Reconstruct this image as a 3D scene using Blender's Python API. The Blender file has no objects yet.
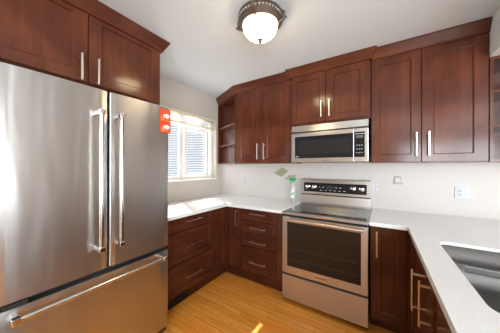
import bpy, bmesh, math, random
from mathutils import Vector, Matrix
random.seed(7)
S = bpy.context.scene
COL = S.collection

# ---------------------------------------------------------------- camera
cd = bpy.data.cameras.new('camera'); cam = bpy.data.objects.new('camera', cd); COL.objects.link(cam)
cd.sensor_width = 36.0; cd.lens = 203.71 / 500 * 36.0; cd.clip_start = .02
cam.location = (2.2013, -2.5709, 1.3595)
cam.rotation_euler = (math.radians(90.043), math.radians(-.105), math.radians(32.605))
S.camera = cam

# ---------------------------------------------------------------- world, sun, kitchen window daylight, added fill lamps, exposure
W = bpy.data.worlds.new('sky'); S.world = W; W.use_nodes = True
nt = W.node_tree; bg = nt.nodes['Background']
sky = nt.nodes.new('ShaderNodeTexSky'); sky.sky_type = 'NISHITA'; sky.sun_disc = False
sky.sun_elevation = math.radians(50); sky.sun_rotation = math.radians(-58)
sky.air_density = 1.0; sky.dust_density = 2.5; sky.ozone_density = 1.0
nt.links.new(sky.outputs[0], bg.inputs[0]); bg.inputs[1].default_value = .34

sl = bpy.data.lights.new('sun', 'SUN'); sl.energy = 9.0; sl.angle = math.radians(.5); sl.color = (1, .95, .87)
sun = bpy.data.objects.new('sun', sl); COL.objects.link(sun); sun.location = (-6, 4, 8)
sun.rotation_euler = Vector((1, -.555, -1.375)).to_track_quat('-Z', 'Y').to_euler()

def area(name, loc, direction, sx, sy, power, col):
    l = bpy.data.lights.new(name, 'AREA'); l.shape = 'RECTANGLE'; l.size = sx; l.size_y = sy
    l.energy = power; l.color = col
    o = bpy.data.objects.new(name, l); COL.objects.link(o); o.location = loc
    o.rotation_euler = Vector(direction).to_track_quat('-Z', 'Z').to_euler()
    return o
area('fill_dining_side', (5.14, -3.37, 1.45), (-1, .1, .9), 2.1, 1.5, 100, (.90, .96, 1))  # added soft fill from the unseen dining side, tilted up at the ceiling
area('fill_behind_camera', (3.80, -5.14, 1.35), (0, 1, 1.0), 2.2, 1.9, 225, (.86, .945, 1))  # added fill lamp behind the camera, aimed up for ceiling bounce
area('daylight_kitchen_window', (-.16, -.68, 1.55), (1, 0, -.1), 1.0, .66, 9, (1, .98, .95))

S.view_settings.view_transform = 'Standard'; S.view_settings.look = 'None'
S.view_settings.gamma = 1.0; S.view_settings.use_curve_mapping = False
S.view_settings.exposure = 0.46

# ---------------------------------------------------------------- materials
def mat(name, col, rough=.5, metal=0.0, **kw):
    m = bpy.data.materials.new(name); m.use_nodes = True
    b = m.node_tree.nodes['Principled BSDF']
    b.inputs['Base Color'].default_value = (*col, 1); b.inputs['Roughness'].default_value = rough
    b.inputs['Metallic'].default_value = metal
    for k, v in kw.items(): b.inputs[k.replace('_', ' ')].default_value = v
    return m
def nodes(m): return m.node_tree.nodes, m.node_tree.links, m.node_tree.nodes['Principled BSDF']
def ramp(N, stops):
    r = N.new('ShaderNodeValToRGB'); e = r.color_ramp.elements
    while len(e) < len(stops): e.new(.5)
    for x, (p, c) in zip(e, stops): x.position = p; x.color = (*c, 1)
    return r
def coords(N, L, scale, kind='Object'):
    t = N.new('ShaderNodeTexCoord'); mp = N.new('ShaderNodeMapping'); mp.inputs['Scale'].default_value = scale
    L.new(t.outputs[kind], mp.inputs[0]); return mp
def noise(N, L, mp, scale, detail=4, rough=.55, dist=0):
    n = N.new('ShaderNodeTexNoise'); n.inputs['Scale'].default_value = scale; n.inputs['Detail'].default_value = detail
    n.inputs['Roughness'].default_value = rough; n.inputs['Distortion'].default_value = dist
    L.new(mp.outputs[0], n.inputs['Vector']); return n
def cherry(name, scale, dark=(.040, .0090, .0040), mid=(.080, .0198, .0080), light=(.142, .0395, .0158)):
    m = mat(name, mid, .45, 0, Coat_Weight=.5, Coat_Roughness=.145, IOR=1.2)
    N, L, b = nodes(m)
    n1 = noise(N, L, coords(N, L, scale), 1.0, 6, .6, .6)
    n2 = noise(N, L, coords(N, L, (1, 1, 1)), 3.0, 3, .5, .3)
    mx = N.new('ShaderNodeMix'); mx.data_type = 'FLOAT'; mx.inputs[0].default_value = .62
    L.new(n1.outputs[0], mx.inputs[2]); L.new(n2.outputs[0], mx.inputs[3])
    r = ramp(N, [(.30, dark), (.5, mid), (.72, light)]); L.new(mx.outputs[0], r.inputs[0])
    L.new(r.outputs[0], b.inputs['Base Color'])
    return m
M = {}
M['wood_v'] = cherry('cherry_upright_grain', (26, 26, 1.6))
M['wood_h'] = cherry('cherry_level_grain', (1.6, 1.6, 30))
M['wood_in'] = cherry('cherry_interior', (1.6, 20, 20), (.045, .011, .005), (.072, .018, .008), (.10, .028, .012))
M['kick'] = mat('dark_toe_kick', (.040, .012, .007), .5)

def painted(name, col, rough, s=.012):
    m = mat(name, col, rough); N, L, b = nodes(m)
    n = noise(N, L, coords(N, L, (1, 1, 1)), 90, 3)
    bp = N.new('ShaderNodeBump'); bp.inputs['Strength'].default_value = .06; bp.inputs['Distance'].default_value = s
    L.new(n.outputs[0], bp.inputs['Height']); L.new(bp.outputs[0], b.inputs['Normal']); return m
M['wall'] = painted('painted_wall', (.52, .465, .415), .6)
M['splash'] = painted('painted_splash_wall', (.53, .485, .455), .5)
M['ceiling'] = painted('painted_ceiling', (.60, .635, .655), .8)
M['white'] = mat('white_window_vinyl', (.82, .81, .78), .35)
M['cream'] = mat('cream_blind', (.72, .64, .47), .5)
M['slat'] = mat('blind_slat', (.58, .54, .46), .45)

# oak strip floor: courses run along X
m = mat('oak_strip_floor', (.6, .27, .07), .38, 0, Coat_Weight=.12, Coat_Roughness=.2, IOR=1.35); M['floor'] = m
N, L, b = nodes(m)
mp = coords(N, L, (1, 1, 1))
br = N.new('ShaderNodeTexBrick'); br.offset = .37; br.offset_frequency = 3; br.squash = 1
br.inputs['Color1'].default_value = (.91, .325, .042, 1); br.inputs['Color2'].default_value = (.96, .435, .085, 1)
br.inputs['Mortar'].default_value = (.30, .115, .025, 1); br.inputs['Scale'].default_value = 1
br.inputs['Mortar Size'].default_value = .0016; br.inputs['Mortar Smooth'].default_value = .4; br.inputs['Bias'].default_value = -.05
br.inputs['Brick Width'].default_value = .62; br.inputs['Row Height'].default_value = .057
L.new(mp.outputs[0], br.inputs['Vector'])
n = noise(N, L, coords(N, L, (3, 60, 1)), 1, 5, .6, .4)
r = ramp(N, [(.3, (.78, .74, .70)), (.7, (1.08, 1.06, 1.04))]); L.new(n.outputs[0], r.inputs[0])
mx = N.new('ShaderNodeMix'); mx.data_type = 'RGBA'; mx.blend_type = 'MULTIPLY'; mx.inputs[0].default_value = 1
L.new(br.outputs[0], mx.inputs[6]); L.new(r.outputs[0], mx.inputs[7]); L.new(mx.outputs[2], b.inputs['Base Color'])

m = mat('white_quartz', (.8, .79, .76), .16); M['quartz'] = m
N, L, b = nodes(m)
n = noise(N, L, coords(N, L, (1, 1, 1)), 130, 4, .7); r = ramp(N, [(.34, (.68, .68, .665)), (.46, (.76, .76, .745)), (.68, (.80, .80, .79))])
L.new(n.outputs[0], r.inputs[0]); L.new(r.outputs[0], b.inputs['Base Color'])

def steel(name, col, rough, aniso=.75, rot=0.0, brush=(3, 3, 320), axis='Z'):
    m = mat(name, col, rough, 1.0, Anisotropic=aniso, Anisotropic_Rotation=rot)
    N, L, b = nodes(m)
    t = N.new('ShaderNodeTangent'); t.direction_type = 'RADIAL'; t.axis = axis; L.new(t.outputs[0], b.inputs['Tangent'])
    n = noise(N, L, coords(N, L, brush), 1, 3, .6)
    mr = N.new('ShaderNodeMapRange'); mr.inputs['To Min'].default_value = rough - .004; mr.inputs['To Max'].default_value = rough + .004
    L.new(n.outputs[0], mr.inputs[0]); L.new(mr.outputs[0], b.inputs['Roughness'])
    return m
M['steel'] = steel('brushed_stainless', (.56, .54, .52), .36, .7, .25)
M['fridge_steel'] = steel('brushed_fridge_stainless', (.53, .515, .50), .33, .62, .25)
N, L, b = nodes(M['fridge_steel'])
n = noise(N, L, coords(N, L, (1, 5.5, .8)), 1.0, 2, .5, .6); bp = N.new('ShaderNodeBump'); bp.inputs['Strength'].default_value = .25; bp.inputs['Distance'].default_value = .03
L.new(n.outputs[0], bp.inputs['Height']); L.new(bp.outputs[0], b.inputs['Normal'])
M['chrome'] = mat('polished_steel', (.72, .70, .67), .18, 1)
M['nickel'] = mat('satin_nickel', (.66, .60, .54), .30, 1)
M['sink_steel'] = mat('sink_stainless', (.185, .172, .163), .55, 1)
M['dark_metal'] = mat('dark_gasket', (.015, .015, .016), .5)
M['black'] = mat('black_enamel', (.012, .012, .013), .3)
M['black_glass'] = mat('black_glass', (.010, .010, .011), .06, 0, Specular_IOR_Level=.35)
M['oven_glass'] = mat('tinted_oven_glass', (.020, .016, .013), .07, 0, Specular_IOR_Level=.3)
M['cooktop'] = mat('ceramic_cooktop_glass', (.018, .018, .019), .07, 0, Coat_Weight=.5, Coat_Roughness=.03)
M['print'] = mat('pale_print', (.55, .56, .58), .5)
M['grey_print'] = mat('grey_burner_print', (.12, .12, .12), .35)
M['plate'] = mat('white_plastic', (.49, .48, .475), .35)
M['slot'] = mat('dark_slot', (.05, .05, .05), .5)
M['grey_plastic'] = mat('grey_plastic', (.50, .51, .54), .5)
M['bronze'] = mat('pewter_metal', (.19, .16, .14), .34, .9)
M['red'] = mat('red_orange_card', (.55, .060, .018), .5)
M['card_white'] = mat('white_card_print', (.85, .78, .72), .5)
M['card_yellow'] = mat('yellow_card_print', (.85, .35, .08), .5)
M['green'] = mat('green_plastic', (.02, .36, .10), .35)
M['bottle'] = mat('cloudy_bottle', (.80, .83, .80), .25, 0, Transmission_Weight=.6)
M['swatch'] = mat('sage_swatch', (.27, .275, .17), .6)
M['swatch_pale'] = mat('beige_swatch', (.34, .32, .25), .6)
M['mesh'] = mat('black_grille', (.008, .008, .008), .6)
M['ground'] = mat('concrete_ground', (.62, .60, .56), .9)
m = mat('window_glass', (1, 1, 1), .0); M['glass'] = m
N, L, b = nodes(m); tr = N.new('ShaderNodeBsdfTransparent'); gs = N.new('ShaderNodeBsdfGlossy'); gs.inputs['Roughness'].default_value = .02
ms = N.new('ShaderNodeMixShader'); ms.inputs[0].default_value = .05
L.new(tr.outputs[0], ms.inputs[1]); L.new(gs.outputs[0], ms.inputs[2])
L.new(ms.outputs[0], N['Material Output'].inputs['Surface'])
m = mat('white_lap_siding', (.92, .87, .79), .6); M['siding'] = m
M['gap'] = mat('dark_sheathing', (.22, .21, .195), .8)
m = mat('lamp_glass', (.95, .93, .9), .25); M['lamp'] = m
N, L, b = nodes(m); b.inputs['Emission Color'].default_value = (1, .78, .48, 1); b.inputs['Emission Strength'].default_value = 18.0

# ---------------------------------------------------------------- mesh helpers
WORLD = {}
class MB:
    def __init__(s): s.bm = bmesh.new()
    def _bev(s, vs, bev, seg):
        if bev <= 0: return
        es = list({e for v in vs for e in v.link_edges})
        bmesh.ops.bevel(s.bm, geom=es, offset=bev, segments=seg, affect='EDGES', profile=.6)
    def box(s, x0, x1, y0, y1, z0, z1, bev=0, seg=1):
        x0, x1 = sorted((x0, x1)); y0, y1 = sorted((y0, y1)); z0, z1 = sorted((z0, z1))
        m = Matrix.Translation(((x0+x1)/2, (y0+y1)/2, (z0+z1)/2)) @ Matrix.Diagonal((x1-x0, y1-y0, z1-z0, 1))
        r = bmesh.ops.create_cube(s.bm, size=1, matrix=m)
        s._bev(r['verts'], min(bev, .45*min(x1-x0, y1-y0, z1-z0)), seg); return s
    def prism(s, pts, z0, z1, bev=0, seg=1):
        """polygon in XY, raised from z0 to z1"""
        a = [s.bm.verts.new((x, y, z0)) for x, y in pts]; b_ = [s.bm.verts.new((x, y, z1)) for x, y in pts]
        n = len(pts)
        s.bm.faces.new(a[::-1]); s.bm.faces.new(b_)
        for i in range(n): s.bm.faces.new((a[i], a[(i+1) % n], b_[(i+1) % n], b_[i]))
        s._bev(a+b_, bev, seg); return s
    def loft(s, rings, cap=True, close=False):
        R = [[s.bm.verts.new(p) for p in ring] for ring in rings]; n = len(R[0])
        for a, b_ in zip(R, R[1:]):
            for i in range(n): s.bm.faces.new((a[i], a[(i+1) % n], b_[(i+1) % n], b_[i]))
        if cap: s.bm.faces.new(R[0][::-1]); s.bm.faces.new(R[-1])
        return s
    def tube(s, pts, r, n=14):
        pts = [Vector(p) for p in pts]; rs = r if isinstance(r, (list, tuple)) else [r]*len(pts); rings = []
        ref = None
        for i, p in enumerate(pts):
            d = (pts[min(i+1, len(pts)-1)] - pts[max(i-1, 0)]).normalized()
            if ref is None: ref = d.orthogonal().normalized()
            ref = (ref - d*ref.dot(d)).normalized(); q = d.cross(ref)
            rings.append([p + (ref*math.cos(t) + q*math.sin(t))*rs[i] for t in [2*math.pi*k/n for k in range(n)]])
        return s.loft(rings)
    def lathe(s, prof, c, n=40, axis=(0, 0, 1)):
        """prof: (radius, height) pairs along axis from point c"""
        A = Vector(axis).normalized(); u = A.orthogonal().normalized(); v = A.cross(u); c = Vector(c)
        rings = [[c + A*h + (u*math.cos(2*math.pi*k/n) + v*math.sin(2*math.pi*k/n))*max(r, .0004) for k in range(n)] for r, h in prof]
        return s.loft(rings)
    def ball(s, c, r, sc=(1, 1, 1), seg=14):
        m = Matrix.Translation(c) @ Matrix.Diagonal((r*sc[0], r*sc[1], r*sc[2], 1))
        bmesh.ops.create_uvsphere(s.bm, u_segments=seg, v_segments=seg//2+2, radius=1, matrix=m); return s
    def build(s, name, material, parent=None, smooth=False, origin=None):
        bm = s.bm; bmesh.ops.recalc_face_normals(bm, faces=bm.faces)
        co = [v.co for v in bm.verts]
        lo = Vector([min(c[i] for c in co) for i in range(3)]); hi = Vector([max(c[i] for c in co) for i in range(3)])
        c = Vector(origin) if origin is not None else ((lo+hi)/2 if parent else Vector(((lo.x+hi.x)/2, (lo.y+hi.y)/2, lo.z)))
        bmesh.ops.translate(bm, verts=bm.verts, vec=-c)
        me = bpy.data.meshes.new(name); bm.to_mesh(me); bm.free(); me.materials.append(material)
        if smooth:
            for p in me.polygons: p.use_smooth = True
            try: me.set_sharp_from_angle(angle=math.radians(35))
            except Exception: pass
        o = bpy.data.objects.new(name, me); COL.objects.link(o); WORLD[o.name] = c
        if parent: o.parent = parent; o.location = c - WORLD[parent.name]
        else: o.location = c
        return o
def thing(name, loc, label, cat, group=None):
    o = bpy.data.objects.new(name, None); COL.objects.link(o); o.location = loc; o.empty_display_size = .05
    WORLD[o.name] = Vector(loc); return tag(o, label, cat, group)
def tag(o, label, cat, group=None):
    o['label'] = label; o['category'] = cat
    if group: o['group'] = group
    return o
def struct(name, mb, material):
    o = mb.build(name, material); o['kind'] = 'structure'; return o
B = MB
def sub(o, label): o['label'] = label; return o

# fronts: a plane with u along it, v outwards, z up
FR = {'back': lambda u, v, f: (u, f - v), 'left': lambda u, v, f: (f + v, u), 'pen': lambda u, v, f: (f - v, u)}
def fbox(mb, side, f, u0, u1, v0, v1, z0, z1, bev=0, seg=1):
    x0, y0 = FR[side](u0, v0, f); x1, y1 = FR[side](u1, v1, f)
    return mb.box(x0, x1, y0, y1, z0, z1, bev, seg)
def pull(par, side, f, u, z, length, upright, off=.030):
    """flat bar pull on two posts, standing off the front"""
    mb = B(); h = length/2; w = .0058; p = h - .022
    if upright:
        fbox(mb, side, f, u-w, u+w, off, off+.009, z-h, z+h, .003, 2)
        for s in (-1, 1): fbox(mb, side, f, u-.0045, u+.0045, 0, off+.002, z+s*p-.0045, z+s*p+.0045, .001)
    else:
        fbox(mb, side, f, u-h, u+h, .030, .039, z-w, z+w, .003, 2)
        for s in (-1, 1): fbox(mb, side, f, u+s*p-.0045, u+s*p+.0045, 0, .032, z-.0045, z+.0045, .001)
    return mb.build('handle', M['nickel'], par)
def front(par, name, side, f, u0, u1, z0, z1, stile, rail, level=False, handle=None):
    """shaker front: frame, recessed panel, pull. f is the outer face, 20 mm thick"""
    mb = B(); g = .0022
    u0 += g; u1 -= g; z0 += g; z1 -= g
    rings = []
    for i, v in ((0, -.020), (0, -.002), (.002, 0), (None, 0), ('c', -.0055), ('c', -.020), (0, -.020)):
        if i is None: du, dz = stile-.0055, rail-.0055
        elif i == 'c': du, dz = stile, rail
        else: du = dz = i
        rings.append([(*FR[side](u, v, f), z) for u, z in ((u0+du, z0+dz), (u1-du, z0+dz), (u1-du, z1-dz), (u0+du, z1-dz))])
    mb.loft(rings, cap=False); bmesh.ops.remove_doubles(mb.bm, verts=mb.bm.verts, dist=1e-5)
    d = mb.build(name, M['wood_h' if level else 'wood_v'], par)
    pn = B(); fbox(pn, side, f, u0+stile-.004, u1-stile+.004, -.018, -.0115, z0+rail-.004, z1-rail+.004)
    pn.build('panel', M['wood_h' if level else 'wood_v'], d)
    if handle: pull(d, side, f, *handle)
    return d
CROWN = [(-.004, 2.350), (.008, 2.350), (.011, 2.354), (.011, 2.362), (.046, 2.426), (.049, 2.430), (.049, 2.4395), (-.004, 2.4395)]
def crown(par, path, i, j):
    """moulding swept along path[i..j], mitred to the neighbours"""
    path = [Vector((*p, 0)) for p in path]; rings = []
    nrm = lambda d: Vector((d.y, -d.x, 0)).normalized()
    for k in range(i, j+1):
        ns = []
        if k > 0: ns.append(nrm(path[k]-path[k-1]))
        if k < len(path)-1: ns.append(nrm(path[k+1]-path[k]))
        n = ns[0] if len(ns) == 1 else (ns[0]+ns[1]) / (1 + ns[0].dot(ns[1]))
        rings.append([Vector((path[k].x + n.x*o, path[k].y + n.y*o, z)) for o, z in CROWN])
    return B().loft(rings).build('crown_molding', M['wood_h'], par)

# ---------------------------------------------------------------- room
CE = 2.4416
struct('floor', B().box(-.02, 5.2, -5.2, .02, -.1, 0), M['floor'])
struct('ceiling', B().box(-.2, 5.4, -5.4, .2, CE, CE+.1), M['ceiling'])
struct('wall_back', B().box(-.2, 5.4, 0, .16, -.1, CE), M['splash'])
WY0, WY1, WZ0, WZ1 = -1.26, -.132, 1.185, 2.105
w = B().box(-.16, 0, -5.4, WY0, -.1, CE).box(-.16, 0, WY1, 0, -.1, CE)
w.box(-.16, 0, WY0, WY1, -.1, WZ0).box(-.16, 0, WY0, WY1, WZ1, CE); struct('wall_left', w, M['wall'])
w = B().box(5.2, 5.36, -5.4, -4.5, -.1, CE).box(5.2, 5.36, -2.25, 0, -.1, CE)
w.box(5.2, 5.36, -4.5, -2.25, -.1, .65).box(5.2, 5.36, -4.5, -2.25, 2.25, CE); struct('wall_right', w, M['wall'])
w = B().box(0, 2.65, -5.36, -5.2, -.1, CE).box(4.95, 5.2, -5.36, -5.2, -.1, CE)
w.box(2.65, 4.95, -5.36, -5.2, -.1, .35).box(2.65, 4.95, -5.36, -5.2, 2.35, CE); struct('wall_front', w, M['wall'])
struct('trim_1', B().box(2.880, 3.26, -3.1, 0, 2.172, CE).box(2.8795, 2.8805, -3.1, -.45, 2.172, 2.1725), M['ceiling'])

# kitchen window: frame with two mullions, glazed; blind is a thing of its own
def window(name, plane, a0, a1, z0, z1, muls, axis):
    f = B(); t = .045; d0, d1 = plane
    def bx(u0, u1, zz0, zz1, e=0):
        if axis == 'x': f.box(d0-e, d1+e, u0, u1, zz0, zz1, .004)
        else: f.box(u0, u1, d0-e, d1+e, zz0, zz1, .004)
    bx(a0, a0+t, z0, z1); bx(a1-t, a1, z0, z1); bx(a0+t, a1-t, z0, z0+t); bx(a0+t, a1-t, z1-t, z1)
    for u, hw in muls: bx(u-hw, u+hw, z0+t, z1-t)
    o = f.build(name, M['white']); o['kind'] = 'structure'
    c = (d0+d1)/2; us = [a0+t] + [q for u, hw in muls for q in (u-hw, u+hw)] + [a1-t]
    for u0, u1 in zip(us[::2], us[1::2]):
        g = B()
        if axis == 'x': g.box(c-.002, c+.002, u0, u1, z0+t, z1-t)
        else: g.box(u0, u1, c-.002, c+.002, z0+t, z1-t)
        g.build('glass', M['glass'], o)
    return o
win = window('window_1', (-.135, -.085), WY0, WY1+.0, WZ0, WZ1, [(-.728, .032)], 'x')
# opening sash in the middle light
sh = B(); c0, c1, s0, s1 = -.694, -.259, WZ0+.047, 1.90
for y0, y1, z0, z1 in ((c0, c0+.03, s0, s1), (c1-.03, c1, s0, s1), (c0+.03, c1-.03, s0, s0+.03), (c0+.03, c1-.03, s1-.03, s1)):
    sh.box(-.082, -.060, y0, y1, z0, z1, .003)
sh.box(-.130, -.083, -.257, -.213, WZ0+.044, 1.90, .003)
sh.build('sash', M['white'], win)
struct('trim_2', B().box(-.083, .012, WY0-.01, WY1+.01, WZ0-.022, WZ0-.0005, .004), M['white'])
window('unseen_window_2', (5.24, 5.30), -4.5, -2.25, .65, 2.25, [(-3.35, .03)], 'x')  # unseen dining window, added to let daylight in
window('unseen_window_3', (-5.30, -5.24), 2.65, 4.95, .35, 2.35, [(3.8, .04)], 'y')  # unseen patio window, put in behind the camera as a daylight opening

# outside: ground and the neighbouring white lap-sided wall
struct('ground', B().box(-20, 0-.3, -12, 14, -.5, -.4), M['ground'])
nh = thing('neighbour_house', (-4.8, 3.6, -.4), 'white lap-sided house wall seen outside through the kitchen window', 'house')
def local(name, mb, material, par):
    bm = mb.bm; bmesh.ops.recalc_face_normals(bm, faces=bm.faces); me = bpy.data.meshes.new(name); bm.to_mesh(me); bm.free(); me.materials.append(material)
    o = bpy.data.objects.new(name, me); COL.objects.link(o); o.parent = par; return o
wl = B(); z = 0.0
while z < 4.35:
    wl.loft([[(x, -.022, z), (x, -.006, z+.080), (x, .03, z+.080), (x, .03, z)] for x in (-5, 5)]); z += .105
local('siding', wl, M['siding'], nh)
local('wall_sheathing', B().box(-5, 5, .04, .3, 0, 4.4), M['gap'], nh)
local('eave', B().box(-5.2, 5.2, -.35, .6, 4.4, 4.52), M['white'], nh)
nh.rotation_euler = (0, 0, math.atan2(.37, .93))

# raised venetian blind
bl = thing('venetian_blind', (-.035, -.69, 1.925), 'cream venetian blind drawn up at the top of the window', 'blind')
B().box(-.055, -.008, WY0+.01, WY1-.008, 2.062, 2.102, .003).build('headrail', M['cream'], bl)
B().box(-.058, -.010, WY0+.012, WY1-.01, 1.928, 1.950, .004).build('bottom_rail', M['cream'], bl)
for q in range(4):
    z = 1.962 + q*.026; f = B(); dz = -.002
    f.loft([[(-.058, y, z-dz), (-.010, y, z+dz), (-.010, y, z+dz+.003), (-.058, y, z-dz+.003)] for y in (WY0+.014, WY1-.012)])
    f.build('slat', M['slat'], bl)
for y in (-1.0, -.62, -.27): B().tube([(-.034, y, 1.93), (-.034, y, 2.07)], .0018, 6).build('ladder_cord', M['slat'], bl)
for y in (-.66, -.31):
    B().tube([(-.03, y, 1.92), (-.03, y, 1.85), (-.03, y+.01, 1.80)], .002, 6).lathe([(.002, .022), (.006, .016), (.008, 0), (.004, -.004)], (-.03, y+.01, 1.782), 10).build('pull_cord', M['slat'], bl)

# ---------------------------------------------------------------- refrigerator
FX = .757; Y0, Y1, YC = -2.425, -1.532, -1.966
fr = thing('refrigerator', (.40, YC, 0), 'large stainless French-door refrigerator with bottom freezer drawer', 'refrigerator')
B().box(.03, .682, Y0+.006, Y1-.006, .03, 1.815, .004).build('body', mat('fridge_case_grey', (.11, .11, .115), .45, .3), fr)
B().box(.10, .66, Y0+.03, Y1-.03, 0, .032).build('foot', M['black'], fr)
def slab(y0, y1, z0, z1, crownx=.006):
    """slightly bowed steel front"""
    pts = [(.690, y0)]; w = y1-y0
    for d in [0, .001, .003, .006, .010] + [w*k/12 for k in range(1, 12)] + [w-.010, w-.006, w-.003, w-.001, w]:
        e = min(d, w-d, .010); t = d/w
        pts.append((FX - crownx*(2*t-1)**2 - .010*(1-math.sqrt(max(0, 1-(1-e/.010)**2))), y0+d))
    pts.append((.690, y1)); return B().prism(pts, z0, z1, .002, 1)
def fhandle(par, p0, p1, off, sq=.012):
    """round bar on two squared brackets standing off +X"""
    h = B(); p0, p1 = Vector(p0), Vector(p1); d = (p1-p0).normalized(); o = Vector((off, 0, 0))
    h.tube([p0+o+d*.012, p1+o-d*.012], .0125, 18).build('handle_bar', M['chrome'], par, True)
    for p in (p0, p1):
        h = B(); a = p+o
        e = Vector((sq, sq, sq)); h.box(a.x-.016, a.x+.016, a.y-.015, a.y+.015, a.z-.015, a.z+.015, .004, 2)
        h.box(p.x-.004, a.x-.008, p.y-.011, p.y+.011, p.z-.011, p.z+.011, .003, 2)
        h.build('handle_bracket', M['chrome'], par)
for nm, y0, y1, hy in (('door', Y0, YC-.004, YC-.062), ('door', YC+.004, Y1, YC+.048)):
    d = slab(y0, y1, .722, 1.833).build(nm, M['fridge_steel'], fr, True)
    fhandle(d, (FX-.004, hy, .868), (FX-.004, hy, 1.683), .062)
B().box(.684, .692, Y0+.01, Y1-.01, .10, 1.82).build('gasket', M['dark_metal'], fr)
d = slab(Y0, Y1, .075, .690).build('freezer_drawer', M['fridge_steel'], fr, True)
fhandle(d, (FX-.004, Y0+.062, .655), (FX-.004, Y1-.072, .655), .056)
B().box(.60, FX-.02, Y0+.01, Y1-.01, .03, .072, .004).build('toe_grille', M['black'], fr)
B().box(FX-.012, FX+.004, Y0+.03, Y0+.11, .694, .716, .003).build('hinge', M['dark_metal'], fr)

cdd = thing('notice_card', (FX, -1.57, 1.63), 'red orange card with two white emblems stuck on the refrigerator corner', 'card')
B().box(FX-.001, FX+.002, -1.616, -1.5205, 1.628, 1.815).build('sheet', M['red'], cdd)
for z0 in (1.764, 1.676):
    e = B()                                         # winged white emblem
    for dy, dz, ry, rz in ((-.012, 0, .013, .011), (.006, .006, .013, .011), (.020, .001, .010, .012), (.004, -.010, .016, .006)):
        vs = [(FX+.002, -1.560+dy+ry*math.cos(t), z0+dz+rz*math.sin(t)) for t in [2*math.pi*k/12 for k in range(12)]]
        e.loft([vs, [(FX+.0028, y, z) for _, y, z in vs]])
    for dy in (-.022, .0, .014): e.box(FX+.002, FX+.0028, -1.562+dy, -1.556+dy, z0-.024, z0-.012)
    e.build('emblem', M['card_white'], cdd)
    t = B()
    for q in range(3): t.box(FX+.002, FX+.0026, -1.608, -1.584+.004*q, z0-.010-.012*q, z0-.006-.012*q)
    t.box(FX+.002, FX+.0026, -1.606, -1.53, z0-.040, z0-.037); t.build('print', M['card_yellow'], cdd)

# ---------------------------------------------------------------- cabinets above
def carcass(par, x0, x1, y0, y1, z0, z1): return B().box(x0, x1, y0, y1, z0, z1, .001).build('carcass', M['wood_v'], par)
c = thing('wall_cabinet', (.3, -2.06, 1.90), 'long cherry cabinet on the ceiling above the refrigerator', 'cabinet')
carcass(c, .002, .580, -2.56, -1.497, 1.896, 2.439)
front(c, 'door', 'left', .600, -2.022, -1.508, 1.90, 2.392, .080, .072, handle=(-1.976, 1.985, .17, True))
front(c, 'door', 'left', .600, -2.536, -2.022, 1.90, 2.392, .080, .072, handle=(-2.066, 1.985, .17, True))
crown(c, [(.603, -2.565), (.603, -1.495), (.002, -1.495)], 0, 2)

YF = -.340
c = thing('wall_cabinet', (.95, -.17, 1.40), 'tall cherry two-door wall cabinet between corner shelf and microwave', 'cabinet')
carcass(c, .556, 1.351, YF, -.002, 1.40, 2.439)
front(c, 'door', 'back', -.360, .562, .963, 1.402, 2.352, .084, .074, handle=(.912, 1.548, .20, True))
front(c, 'door', 'back', -.360, .965, 1.346, 1.402, 2.352, .072, .074, handle=(1.003, 1.548, .20, True))
BP = [(.002, -.088), (.556, -.360), (1.3505, -.360)]
crown(c, BP, 1, 2)
sf = thing('corner_shelf', (.25, -.1, 1.40), 'angled open cherry shelf between the window and wall cabinet', 'shelf')
pg = [(.002, -.002), (.002, -.085), (.554, -.357), (.554, -.002)]
inn = [(.020, -.014), (.020, -.090), (.553, -.352), (.553, -.014)]
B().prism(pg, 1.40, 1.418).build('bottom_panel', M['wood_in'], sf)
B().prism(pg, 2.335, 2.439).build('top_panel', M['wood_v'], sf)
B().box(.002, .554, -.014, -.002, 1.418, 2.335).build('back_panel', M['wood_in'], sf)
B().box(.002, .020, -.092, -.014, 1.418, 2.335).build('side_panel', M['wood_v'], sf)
for z in (1.667, 1.947): B().prism(inn, z, z+.018, .001).build('shelf_board', M['wood_h'], sf)
B().box(.531, .554, -.3555, -.335, 1.40, 2.335).build('stile', M['wood_v'], sf)
crown(sf, BP, 0, 1)

c = thing('wall_cabinet', (1.74, -.19, 1.81), 'short cherry two-door wall cabinet directly above the microwave', 'cabinet')
carcass(c, 1.3525, 2.1245, -.378, -.002, 1.815, 2.439)
front(c, 'door', 'back', -.398, 1.358, 1.729, 1.828, 2.352, .062, .066, handle=(1.689, 1.955, .17, True))
front(c, 'door', 'back', -.398, 1.729, 2.119, 1.828, 2.352, .080, .066, handle=(1.768, 1.955, .17, True))
crown(c, [(1.3525, -.362), (1.3525, -.398), (2.1245, -.398), (2.1245, -.362)], 0, 3)

c = thing('wall_cabinet', (2.5, -.17, 1.40), 'tall cherry two-door wall cabinet right of the microwave', 'cabinet')
carcass(c, 2.1265, 2.8775, YF, -.002, 1.40, 2.439)
front(c, 'door', 'back', -.360, 2.130, 2.492, 1.402, 2.352, .070, .070, handle=(2.456, 1.552, .20, True))
front(c, 'door', 'back', -.360, 2.492, 2.876, 1.402, 2.352, .079, .066, handle=(2.536, 1.552, .20, True))
crown(c, [(2.1265, -.360), (2.8775, -.360)], 0, 1)

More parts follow.
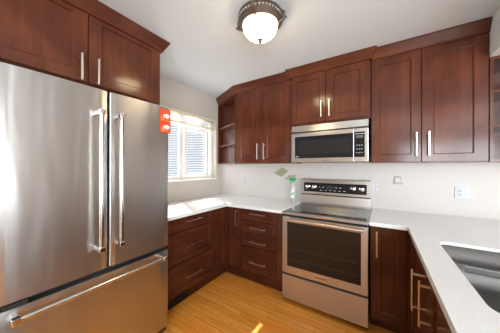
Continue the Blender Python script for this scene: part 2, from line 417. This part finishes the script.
sf = thing('end_shelf', (3.05, -.18, 1.40), 'open cherry shelf unit at the right under the white bulkhead', 'shelf')
B().box(2.880, 2.898, -.358, -.002, 1.40, 2.168).build('side_panel', M['wood_v'], sf)
B().box(3.232, 3.250, -.358, -.002, 1.40, 2.168).build('side_panel', M['wood_v'], sf)
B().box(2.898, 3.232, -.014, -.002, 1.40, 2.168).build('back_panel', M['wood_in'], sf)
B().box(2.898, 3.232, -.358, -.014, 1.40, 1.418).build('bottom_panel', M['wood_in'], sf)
B().box(2.898, 3.232, -.358, -.014, 2.148, 2.168).build('top_panel', M['wood_h'], sf)
for z in (1.652, 1.908): B().box(2.898, 3.232, -.345, -.014, z, z+.018, .001).build('shelf_board', M['wood_h'], sf)

# ---------------------------------------------------------------- microwave
mw = thing('microwave', (1.74, -.2, 1.405), 'stainless over-the-range microwave with black glass door', 'microwave')
X0, X1 = 1.362, 2.114
B().box(X0+.004, X1-.004, -.375, -.003, 1.408, 1.812, .002).build('body', M['black'], mw)
v = B(); f0, f1 = X0+.004, X1-.004                                            # sloped vent hood along the top
prof = [(-.372, 1.735), (-.408, 1.738), (-.392, 1.806), (-.372, 1.8115)]
v.loft([[(x, y, z) for y, z in prof] for x in (f0+.012, f1-.012)]).build('vent_hood', M['steel'], mw)
for x in (f0, f1-.0115): B().loft([[(q, y-.003 if y < -.38 else y, z) for y, z in prof] for q in (x, x+.0115)]).build('end_cap', M['steel'], mw)
d = B().box(X0+.004, 1.990, -.412, -.377, 1.408, 1.724, .006, 2).build('door', M['steel'], mw)
B().box(1.408, 1.985, -.4150, -.4118, 1.452, 1.684, .001).build('window', M['black_glass'], d)
B().box(1.455, 1.965, -.4156, -.4149, 1.490, 1.640, .0002).build('screen', mat('perforated_screen', (.018, .018, .018), .12, 0, Specular_IOR_Level=.3), d)
B().box(1.695, 1.775, -.4135, -.4118, 1.424, 1.431).build('badge', M['grey_print'], d)
B().box(1.421, 1.447, -.4158, -.4149, 1.466, 1.472).build('sticker', M['print'], d)
p = B().box(1.9915, X1-.004, -.412, -.377, 1.408, 1.724, .006, 2).build('control_panel', M['steel'], mw)
B().box(1.9925, 2.080, -.4150, -.4118, 1.452, 1.690, .001).build('key_pad', M['black_glass'], p)
B().box(2.008, 2.066, -.4158, -.4149, 1.632, 1.656).build('display', mat('mw_display', (.10, .11, .11), .2), p)
for r_ in range(3):
    for q in range(3): B().box(2.012+q*.020, 2.021+q*.020, -.4156, -.4149, 1.49+r_*.035, 1.495+r_*.035).build('key', M['print'], p)
B().box(2.000, 2.076, -.4156, -.4149, 1.668, 1.672).build('print', M['print'], p)

# ---------------------------------------------------------------- range
rg = thing('range', (1.745, -.33, 0), 'freestanding stainless electric range with black glass oven window', 'range')
X0, X1 = 1.366, 2.122
B().box(X0+.003, X1-.003, -.622, -.03, .04, .880, .002).build('body', mat('range_side_black', (.03, .03, .03), .5), rg)
for x in (X0+.05, X1-.05):
    for y in (-.57, -.08): B().lathe([(.016, 0), (.016, .012), (.009, .014), (.009, .041)], (x, y, 0), 14).build('foot', M['black'], rg)
rim = B().box(X0, X1, -.668, -.055, .885, .908, .005, 3); rim.build('cooktop_frame', M['steel'], rg)
gl = B().box(X0+.016, X1-.016, -.632, -.105, .9075, .9125, .001).build('cooktop_glass', M['cooktop'], rg)
def ring(cx, cy, r, w):
    mb = B(); n = 40
    for a in range(n):
        t0, t1 = 2*math.pi*a/n, 2*math.pi*(a+1)/n
        vs = [mb.bm.verts.new((cx+q*math.cos(t), cy+q*math.sin(t), .9128)) for q, t in ((r-w, t0), (r, t0), (r, t1), (r-w, t1))]
        mb.bm.faces.new(vs)
    return mb.build('burner_ring', M['grey_print'], gl)
for cx, cy, r_ in ((1.56, -.49, .115), (1.93, -.49, .095), (1.56, -.22, .080), (1.93, -.22, .110), (1.745, -.20, .055)): ring(cx, cy, r_, .004)
bk = B()
bk.loft([[(x, y, z) for y, z in ((-.012, .905), (-.098, .905), (-.098, .935), (-.080, 1.018), (-.012, 1.018))] for x in (X0+.004, X1-.004)])
bk.build('back_riser', M['steel'], rg)
B().box(X0+.010, X1-.010, -.070, -.012, 1.0185, 1.032).build('vent_gap', M['black'], rg)
bk = B(); prof = [(-.012, 1.0325), (-.090, 1.0325), (-.072, 1.205), (-.060, 1.213), (-.012, 1.213)]
guard = bk.loft([[(x, y, z) for y, z in prof] for x in (X0+.004, X1-.004)]).build('backguard', M['steel'], rg)
def onguard(z, e=0.0): return -.090 + (z-1.0325)*(.018/.1725) - e
def gpatch(name, x0, x1, z0, z1, e0, e1, material, par):
    mb = B(); mb.loft([[(x, onguard(z0, e0), z0), (x, onguard(z0, e1), z0), (x, onguard(z1, e1), z1), (x, onguard(z1, e0), z1)] for x in (x0, x1)])
    return mb.build(name, material, par)
cp = gpatch('control_panel', 1.405, 2.081, 1.060, 1.168, -.001, .004, M['black_glass'], guard)
gpatch('display', 1.665, 1.760, 1.095, 1.140, .004, .0046, mat('clock_display', (.03, .035, .04), .1), guard)
for i in range(7):
    gpatch('touch_key', 1.59+.012*(i % 2)+(i*.022 if i < 3 else .10+i*.022), 1.600+.012*(i % 2)+(i*.022 if i < 3 else .10+i*.022), 1.116, 1.122, .004, .0047, M['print'], guard)
for i in range(6): gpatch('touch_key', 1.60+i*.05, 1.625+i*.05, 1.082, 1.086, .004, .0047, M['print'], guard)
for x in (1.455, 1.532, 1.953, 2.034):
    k = B().lathe([(.027, 0), (.027, .004), (.021, .008), (.019, .026), (.014, .029), (.0, .029)], (x, onguard(1.117, .004), 1.117), 24, (0, -1, -.10)).build('knob', M['chrome'], guard, True)
    B().box(x-.0025, x+.0025, onguard(1.13, .040), onguard(1.13, .028), 1.100, 1.130, .001).build('knob_grip', M['chrome'], k)
B().box(X0+.004, X1-.004, -.650, -.620, .866, .884).build('front_gap', M['black'], rg)
d = B().box(X0+.002, X1-.002, -.662, -.624, .303, .864, .005, 2).build('oven_door', M['steel'], rg)
B().box(1.421, 2.068, -.6650, -.6618, .378, .812, .001).build('window', M['oven_glass'], d)
hb = B().tube([(1.402, -.712, .845), (2.088, -.712, .845)], .0125, 18).build('handle', M['nickel'], d, True)
for x in (1.412, 2.078): B().box(x-.012, x+.012, -.722, -.6615, .834, .856, .004, 2).build('handle_bracket', M['chrome'], hb)
bd = B().box(1.681, 1.806, -.6650, -.6618, .328, .357, .001).build('badge', M['chrome'], d)
B().box(1.692, 1.795, -.6656, -.6649, .339, .346).build('lettering', M['grey_print'], bd)
B().box(1.45, 2.04, -.6652, -.6649, .555, .558).box(1.45, 2.04, -.6652, -.6649, .452, .455).build('oven_rack_line', mat('rack_glint', (.07, .06, .05), .3), d)
B().box(X0+.006, X1-.006, -.645, -.60, .284, .302).build('door_gap', M['black'], rg)
B().box(X0+.002, X1-.002, -.660, -.624, .047, .283, .004, 2).build('storage_drawer', M['steel'], rg)

# ---------------------------------------------------------------- base cabinets
BF = -.595; LF = .595           # carcass fronts; doors stand 20 mm proud
c = thing('base_cabinet', (.3, -1.19, 0), 'cherry base cabinet with three wide drawers beside the refrigerator', 'cabinet')
carcass(c, .004, LF, -1.515, -.884, .150, .883)
B().box(.10, .515, -1.515, -.884, 0, .150).build('toe_kick', M['wood_h'], c)
B().box(LF, .615, -1.515, -1.452, .11, .880).build('filler', M['wood_v'], c)
for z0, z1, hz in ((.748, .880, .832), (.450, .744, .597), (.165, .446, .296)):
    front(c, 'drawer', 'left', .615, -1.450, -.884, z0, z1, .034, .046, True, (-1.158, hz, .21, False))
vt = thing('floor_vent', (.52, -1.26, 0), 'black louvred heating vent in the toe kick left of the floor', 'vent')
B().box(.5165, .524, -1.44, -1.128, .004, .080, .002).build('frame', M['mesh'], vt)
for q in range(16): B().box(.5235, .527, -1.430+q*.0188, -1.424+q*.0188, .020, .072).build('louvre', M['mesh'], vt)

c = thing('base_cabinet', (.4, -.4, 0), 'cherry corner base cabinet with two narrow doors meeting inside the corner', 'cabinet')
B().prism([(.004, -.004), (.004, -.882), (LF, -.882), (LF, -.595), (.828, -.595), (.828, -.004)], .150, .883).build('carcass', M['wood_v'], c)
B().prism([(.10, -.10), (.10, -.882), (.515, -.882), (.515, -.515), (.828, -.515), (.828, -.10)], 0, .150).build('toe_kick', M['wood_h'], c)
front(c, 'door', 'left', .615, -.880, -.638, .165, .880, .056, .062)
front(c, 'door', 'back', -.615, .638, .826, .165, .880, .056, .062, handle=(.768, .752, .20, True))
B().box(LF, .636, -.636, -.596, .115, .880).build('corner_post', M['wood_v'], c)

c = thing('base_cabinet', (1.09, -.3, 0), 'cherry base cabinet with four stacked drawers left of the range', 'cabinet')
carcass(c, .830, 1.358, BF, -.004, .150, .883)
B().box(.830, 1.358, -.515, -.10, 0, .150).build('toe_kick', M['wood_h'], c)
B().box(1.290, 1.358, -.615, BF, .115, .880).build('filler', M['wood_v'], c)
for z0, z1, hz in ((.748, .880, .830), (.606, .744, .674), (.450, .602, .513), (.165, .446, .287)):
    front(c, 'drawer', 'back', -.615, .831, 1.288, z0, z1, .052, .042, True, (1.063, hz, .205, False))

c = thing('base_cabinet', (2.25, -.3, 0), 'cherry base cabinet with one tall door right of the range', 'cabinet')
carcass(c, 2.130, 2.398, BF, -.004, .150, .883)
B().box(2.130, 2.46, -.515, -.10, 0, .150).build('toe_kick', M['wood_h'], c)
front(c, 'door', 'back', -.615, 2.132, 2.374, .115, .880, .078, .072, handle=(2.178, .735, .21, True))
B().box(2.374, 2.402, -.615, -.596, .115, .880).build('corner_post', M['wood_v'], c)

PX = 2.391                       # outer face of the peninsula fronts
c = thing('base_cabinet', (2.75, -1.3, 0), 'cherry peninsula base cabinet under the sink with paired door handles', 'cabinet')
B().box(2.4125, 2.432, -3.10, -.62, .150, .883).build('face_frame', M['wood_v'], c)
B().box(3.05, 3.068, -3.10, -.004, 0, .883).build('rear_panel', M['wood_v'], c)
B().box(2.442, 3.05, -3.10, -3.082, .150, .883).build('side_panel', M['wood_v'], c)
B().box(2.442, 3.05, -3.08, -.62, .150, .168).build('bottom_panel', M['wood_in'], c)
B().box(2.49, 2.51, -3.10, -.62, 0, .150).build('toe_kick', M['wood_h'], c)
front(c, 'door', 'pen', PX, -1.318, -.930, .115, .880, .070, .070, handle=(-1.255, .735, .21, True, .049))
front(c, 'door', 'pen', PX, -1.708, -1.320, .115, .880, .070, .070, handle=(-1.368, .735, .21, True, .035))
front(c, 'door', 'pen', PX, -2.40, -1.712, .115, .880, .070, .070)
front(c, 'door', 'pen', PX, -3.09, -2.402, .115, .880, .070, .070)
front(c, 'panel_front', 'pen', PX, -.928, -.640, .115, .880, .060, .070)

# ---------------------------------------------------------------- worktops
wt = tag(B().prism([(.002, -.002), (.002, -1.520), (.650, -1.520), (.650, -.660), (1.362, -.660), (1.362, -.002)], .884, .915, .003, 2).build('worktop', M['quartz']),
         'white quartz worktop running from refrigerator through the corner to the range', 'worktop')
SX0, SX1, SY0, SY1, R = 2.492, 2.940, -1.655, -.920, .055
def rrect(x0, x1, y0, y1, r, z, n=6):
    out = []
    for cx, cy, a in ((x1-r, y1-r, 0), (x0+r, y1-r, 90), (x0+r, y0+r, 180), (x1-r, y0+r, 270)):
        for k in range(n+1):
            t = math.radians(a+90*k/n); out.append(Vector((cx+r*math.cos(t), cy+r*math.sin(t), z)))
    return out
mb = B(); bm = mb.bm
hole = rrect(SX0, SX1, SY0, SY1, R, .915)
# top as strips around the cutout: outer ring points matched to hole points
OX0, OX1, OY0, OY1 = 2.375, 3.30, -3.16, -.660
def outer(p):
    cx, cy = (SX0+SX1)/2, (SY0+SY1)/2; hx, hy = (SX1-SX0)/2, (SY1-SY0)/2
    fx = (p.x-cx)/hx; fy = (p.y-cy)/hy
    if abs(fx) >= .999 or abs(fx) > abs(fy): x = OX1 if fx > 0 else OX0; y = p.y
    else: y = OY1 if fy > 0 else OY0; x = p.x
    return x, y
def ringset(z): 
    n = 6; pts = rrect(SX0, SX1, SY0, SY1, R, z, n); out = []
    cs = ((OX1, OY1), (OX0, OY1), (OX0, OY0), (OX1, OY0))
    for q in range(4):
        for k in range(n+1):
            p = pts[q*(n+1)+k]; cx, cy = cs[q]
            t = k/n
            if q % 2 == 0: o = (cx, p.y + (cy-p.y)*min(1, 2*t)) if t <= .5 else (cx + (p.x-cx)*(2*t-1), cy)
            else: o = (p.x + (cx-p.x)*min(1, 2*t), cy) if t <= .5 else (cx, cy + (p.y-cy)*(2*t-1))
            out.append(Vector((*o, z)))
    return pts, out
hp, op = ringset(.915); hb_, ob = ringset(.884)
V = [[bm.verts.new(p) for p in ringp] for ringp in (ob, op, hp, hb_)]; n = len(hp)
for a, b_ in ((0, 1), (1, 2), (2, 3), (3, 0)):
    for i in range(n):
        try: bm.faces.new((V[a][i], V[a][(i+1) % n], V[b_][(i+1) % n], V[b_][i]))
        except ValueError: pass
mb.prism([(2.126, -.002), (2.126, -.660), (3.30, -.660), (3.30, -.002)], .884, .915)
bmesh.ops.remove_doubles(bm, verts=bm.verts, dist=.0002)
tag(mb.build('worktop', M['quartz']), 'white quartz worktop right of the range, turning along the sink peninsula', 'worktop')

sk = thing('sink', (2.72, -1.29, .68), 'undermounted stainless double bowl sink let into the white worktop', 'sink')
def bowl(y0, y1, depth):
    mb = B(); x0, x1 = SX0+.0015, SX1-.0015; rings = []
    for ins, z, r_ in ((0, .898, .0535), (.001, .80, .05), (.004, .883-depth+.03, .05), (.012, .883-depth+.008, .05), (.034, .883-depth, .05)):
        rings.append(rrect(x0+ins, x1-ins, y0+ins, y1-ins, r_, z))
    R_ = [[mb.bm.verts.new(p) for p in g] for g in rings]; n = len(R_[0])
    for a, b_ in zip(R_, R_[1:]):
        for i in range(n): mb.bm.faces.new((a[i], a[(i+1) % n], b_[(i+1) % n], b_[i]))
    mb.bm.faces.new(R_[-1])
    o = mb.build('bowl', M['sink_steel'], sk, True)
    sd = o.modifiers.new('thickness', 'SOLIDIFY'); sd.thickness = .0015; sd.offset = 0
    B().lathe([(.045, 0), (.045, .003), (.034, .003), (.030, -.002), (.010, -.002)], ((x0+x1)/2+.04, (y0+y1)/2, .883-depth+.002), 24).build('drain', M['chrome'], o)
bowl(-1.205, SY1-.0015, .20); bowl(SY0+.0015, -1.226, .20)
B().box(SX0+.006, SX1-.006, -1.2290, -1.2020, .868, .900, .004, 2).build('divider', M['sink_steel'], sk)

# ---------------------------------------------------------------- ceiling light
LX, LY = 1.486, -1.322
lt = thing('ceiling_light', (LX, LY, 2.22), 'round flush ceiling light with white glass dome and pewter ring', 'ceiling light')
B().lathe([(.0, 0), (.128, 0), (.138, -.006), (.142, -.014), (.138, -.022), (.0, -.022)], (LX, LY, CE), 48).build('base_pan', M['bronze'], lt, True)
rb = B().lathe([(.128, -.020), (.150, -.020), (.157, -.025), (.157, -.031), (.148, -.036), (.148, -.056), (.157, -.061), (.157, -.067), (.150, -.074), (.136, -.086), (.130, -.092), (.118, -.092), (.116, -.070)], (LX, LY, CE), 56).build('ring_band', M['bronze'], lt, True)
for q in range(40):
    a = 2*math.pi*q/40; B().ball((LX+.149*math.cos(a), LY+.149*math.sin(a), CE-.046), .0062, (1, 1, 1.15), 8).build('bead', M['nickel'], rb, True)
gl = B(); prof = [(.114, -.080)]
for k in range(0, 13):
    t = math.pi/2*k/12; prof.append((.121*math.cos(t) if k < 12 else 0, -.093 - .092*math.sin(t)))
gl.lathe(prof, (LX, LY, CE), 48).build('glass_dome', M['lamp'], lt, True)
B().lathe([(.0, .006), (.018, .004), (.020, -.003), (.011, -.009), (.014, -.016), (.009, -.024), (.0, -.028)], (LX, LY, CE-.184), 18).build('finial', M['bronze'], lt, True)
for a in (14, 192, 285):
    a = math.radians(a); ca, sa = math.cos(a), math.sin(a); cl = B()
    cl.tube([(LX+ca*.142, LY+sa*.142, CE-.010), (LX+ca*.166, LY+sa*.166, CE-.030), (LX+ca*.164, LY+sa*.164, CE-.075), (LX+ca*.124, LY+sa*.124, CE-.100)], [.010, .012, .012, .008], 10)
    cl.tube([(LX+ca*.150, LY+sa*.150, CE-.066), (LX+ca*.178, LY+sa*.178, CE-.066)], .005, 10)
    cl.ball((LX+ca*.180, LY+sa*.180, CE-.066), .009)
    cl.build('clip', M['bronze'], lt, True)

# ---------------------------------------------------------------- small things on the splash wall and worktop
pl = thing('socket_plate', (2.83, 0, 1.08), 'white double plate with socket and switch on the wall above the peninsula worktop', 'socket')
B().box(2.772, 2.884, -.007, -.0005, 1.075, 1.183, .002, 2).build('plate', M['plate'], pl)
s_ = B().box(2.782, 2.824, -.010, -.006, 1.092, 1.166, .002).build('receptacle', M['plate'], pl)
for z in (1.146, 1.112):
    for x in (2.796, 2.810): B().box(x-.0028, x+.0028, -.0106, -.0098, z-.007, z+.007).build('slot', M['slot'], s_)
    B().lathe([(.003, 0), (.003, .0008)], (2.803, -.0098, z-.013), 10, (0, -1, 0)).build('slot', M['slot'], s_)
s_ = B().box(2.836, 2.872, -.010, -.006, 1.092, 1.166, .002).build('switch_rocker', M['plate'], pl)
B().box(2.8365, 2.8715, -.0115, -.0098, 1.128, 1.131).build('switch_edge', M['grey_plastic'], s_)

pl = thing('outlet_box', (2.35, 0, 1.18), 'small white bare outlet without cover plate, dark gaps around', 'outlet')
B().box(2.318, 2.382, -.004, -.0005, 1.192, 1.264, .001).build('wall_cutout', mat('cutout_shadow_brown', (.42, .34, .31), .8), pl)
B().box(2.326, 2.376, -.014, -.0035, 1.200, 1.252, .003).build('receptacle', M['plate'], pl)
B().box(2.306, 2.402, -.007, -.0005, 1.184, 1.192, .001).build('yoke', M['bronze'], pl)
B().box(2.330, 2.374, -.010, -.0035, 1.256, 1.262, .001).build('yoke_top', M['bronze'], pl)

pl = thing('wall_anchor', (2.16, 0, 1.09), 'pale grey twin cable clip on the wall beside range backguard', 'clip')
B().box(2.146, 2.178, -.003, -.0005, 1.085, 1.168, .001).build('back_strip', mat('pale_strip', (.68, .66, .66), .5), pl)
for z in (1.145, 1.104): B().tube([(2.154, -.003, z+.013), (2.168, -.010, z+.006), (2.170, -.010, z-.006), (2.154, -.003, z-.013)], .0045, 8).build('clip_hook', M['grey_plastic'], pl, True)

pl = thing('socket_plate', (.44, 0, 1.09), 'faint white socket plate on the wall under the corner cabinets', 'socket')
B().box(.405, .480, -.006, -.0005, 1.088, 1.200, .002, 2).build('plate', M['plate'], pl)
s_ = B().box(.424, .461, -.009, -.0055, 1.105, 1.183, .002).build('receptacle', M['plate'], pl)
for z in (1.160, 1.124):
    for x in (.437, .449): B().box(x-.002, x+.002, -.0096, -.0088, z-.006, z+.006).build('slot', M['grey_plastic'], s_)

def swatch(name, pts, material, label):
    mb = B(); mb.loft([[(x, -.0006, z) for x, z in pts], [(x, -.004, z) for x, z in pts]])
    return tag(mb.build(name, material), label, 'card')
swatch('colour_swatch', [(1.078, 1.350), (1.168, 1.302), (1.068, 1.222), (.948, 1.270)], M['swatch'], 'sage green diamond-set swatch stuck on the wall below wall cabinet')
swatch('colour_swatch', [(1.17, 1.246), (1.288, 1.252), (1.250, 1.200), (1.110, 1.186)], M['swatch_pale'], 'beige swatch on the wall just behind the green spray trigger')

sp = thing('spray_bottle', (1.262, -.075, .915), 'cloudy white spray bottle with green trigger left of the range', 'bottle')
rings = []
for rx, ry, z in ((.030, .022, .9155), (.034, .025, .922), (.035, .026, .99), (.035, .026, 1.06), (.031, .024, 1.095), (.019, .017, 1.13), (.013, .013, 1.152), (.013, .013, 1.165)):
    rings.append([Vector((1.262+rx*math.cos(t), -.075+ry*math.sin(t), z)) for t in [2*math.pi*k/24 for k in range(24)]])
bt = B().loft(rings).build('body', M['bottle'], sp, True)
h = B().lathe([(.016, 0), (.016, .022), (.012, .026)], (1.262, -.075, 1.160), 18)
h.prism([(1.222, -.085), (1.292, -.088), (1.300, -.075), (1.292, -.062), (1.222, -.065)], 1.183, 1.214, .005, 2)
h.box(1.208, 1.224, -.082, -.068, 1.188, 1.206, .003)
hd = h.build('trigger_head', M['green'], sp)
B().tube([(1.236, -.075, 1.186), (1.226, -.075, 1.160), (1.232, -.075, 1.135)], [.006, .005, .004], 8).build('trigger', M['green'], hd, True)
B().loft([[(1.262+.034*math.sin(a), -.075-.027*math.cos(a)-.0008, z) for a in [(-.7+1.4*k/8) for k in range(9)]] + [(1.262+.030*math.sin(a), -.075-.022*math.cos(a), z) for a in [(.7-1.4*k/8) for k in range(9)]] for z in (.965, 1.055)]).build('label_sheet', M['card_white'], bt)
lf = B(); pts = [(-.020, 1.000), (-.010, 1.028), (.008, 1.040), (.022, 1.036), (.020, 1.012), (.006, .996)]
lf.loft([[(1.262+x, -.075-.0285+abs(x)*.14, z) for x, z in pts], [(1.262+x, -.075-.0295+abs(x)*.14, z) for x, z in pts]]).build('leaf_print', mat('pale_green_print', (.12, .45, .22), .5), bt)
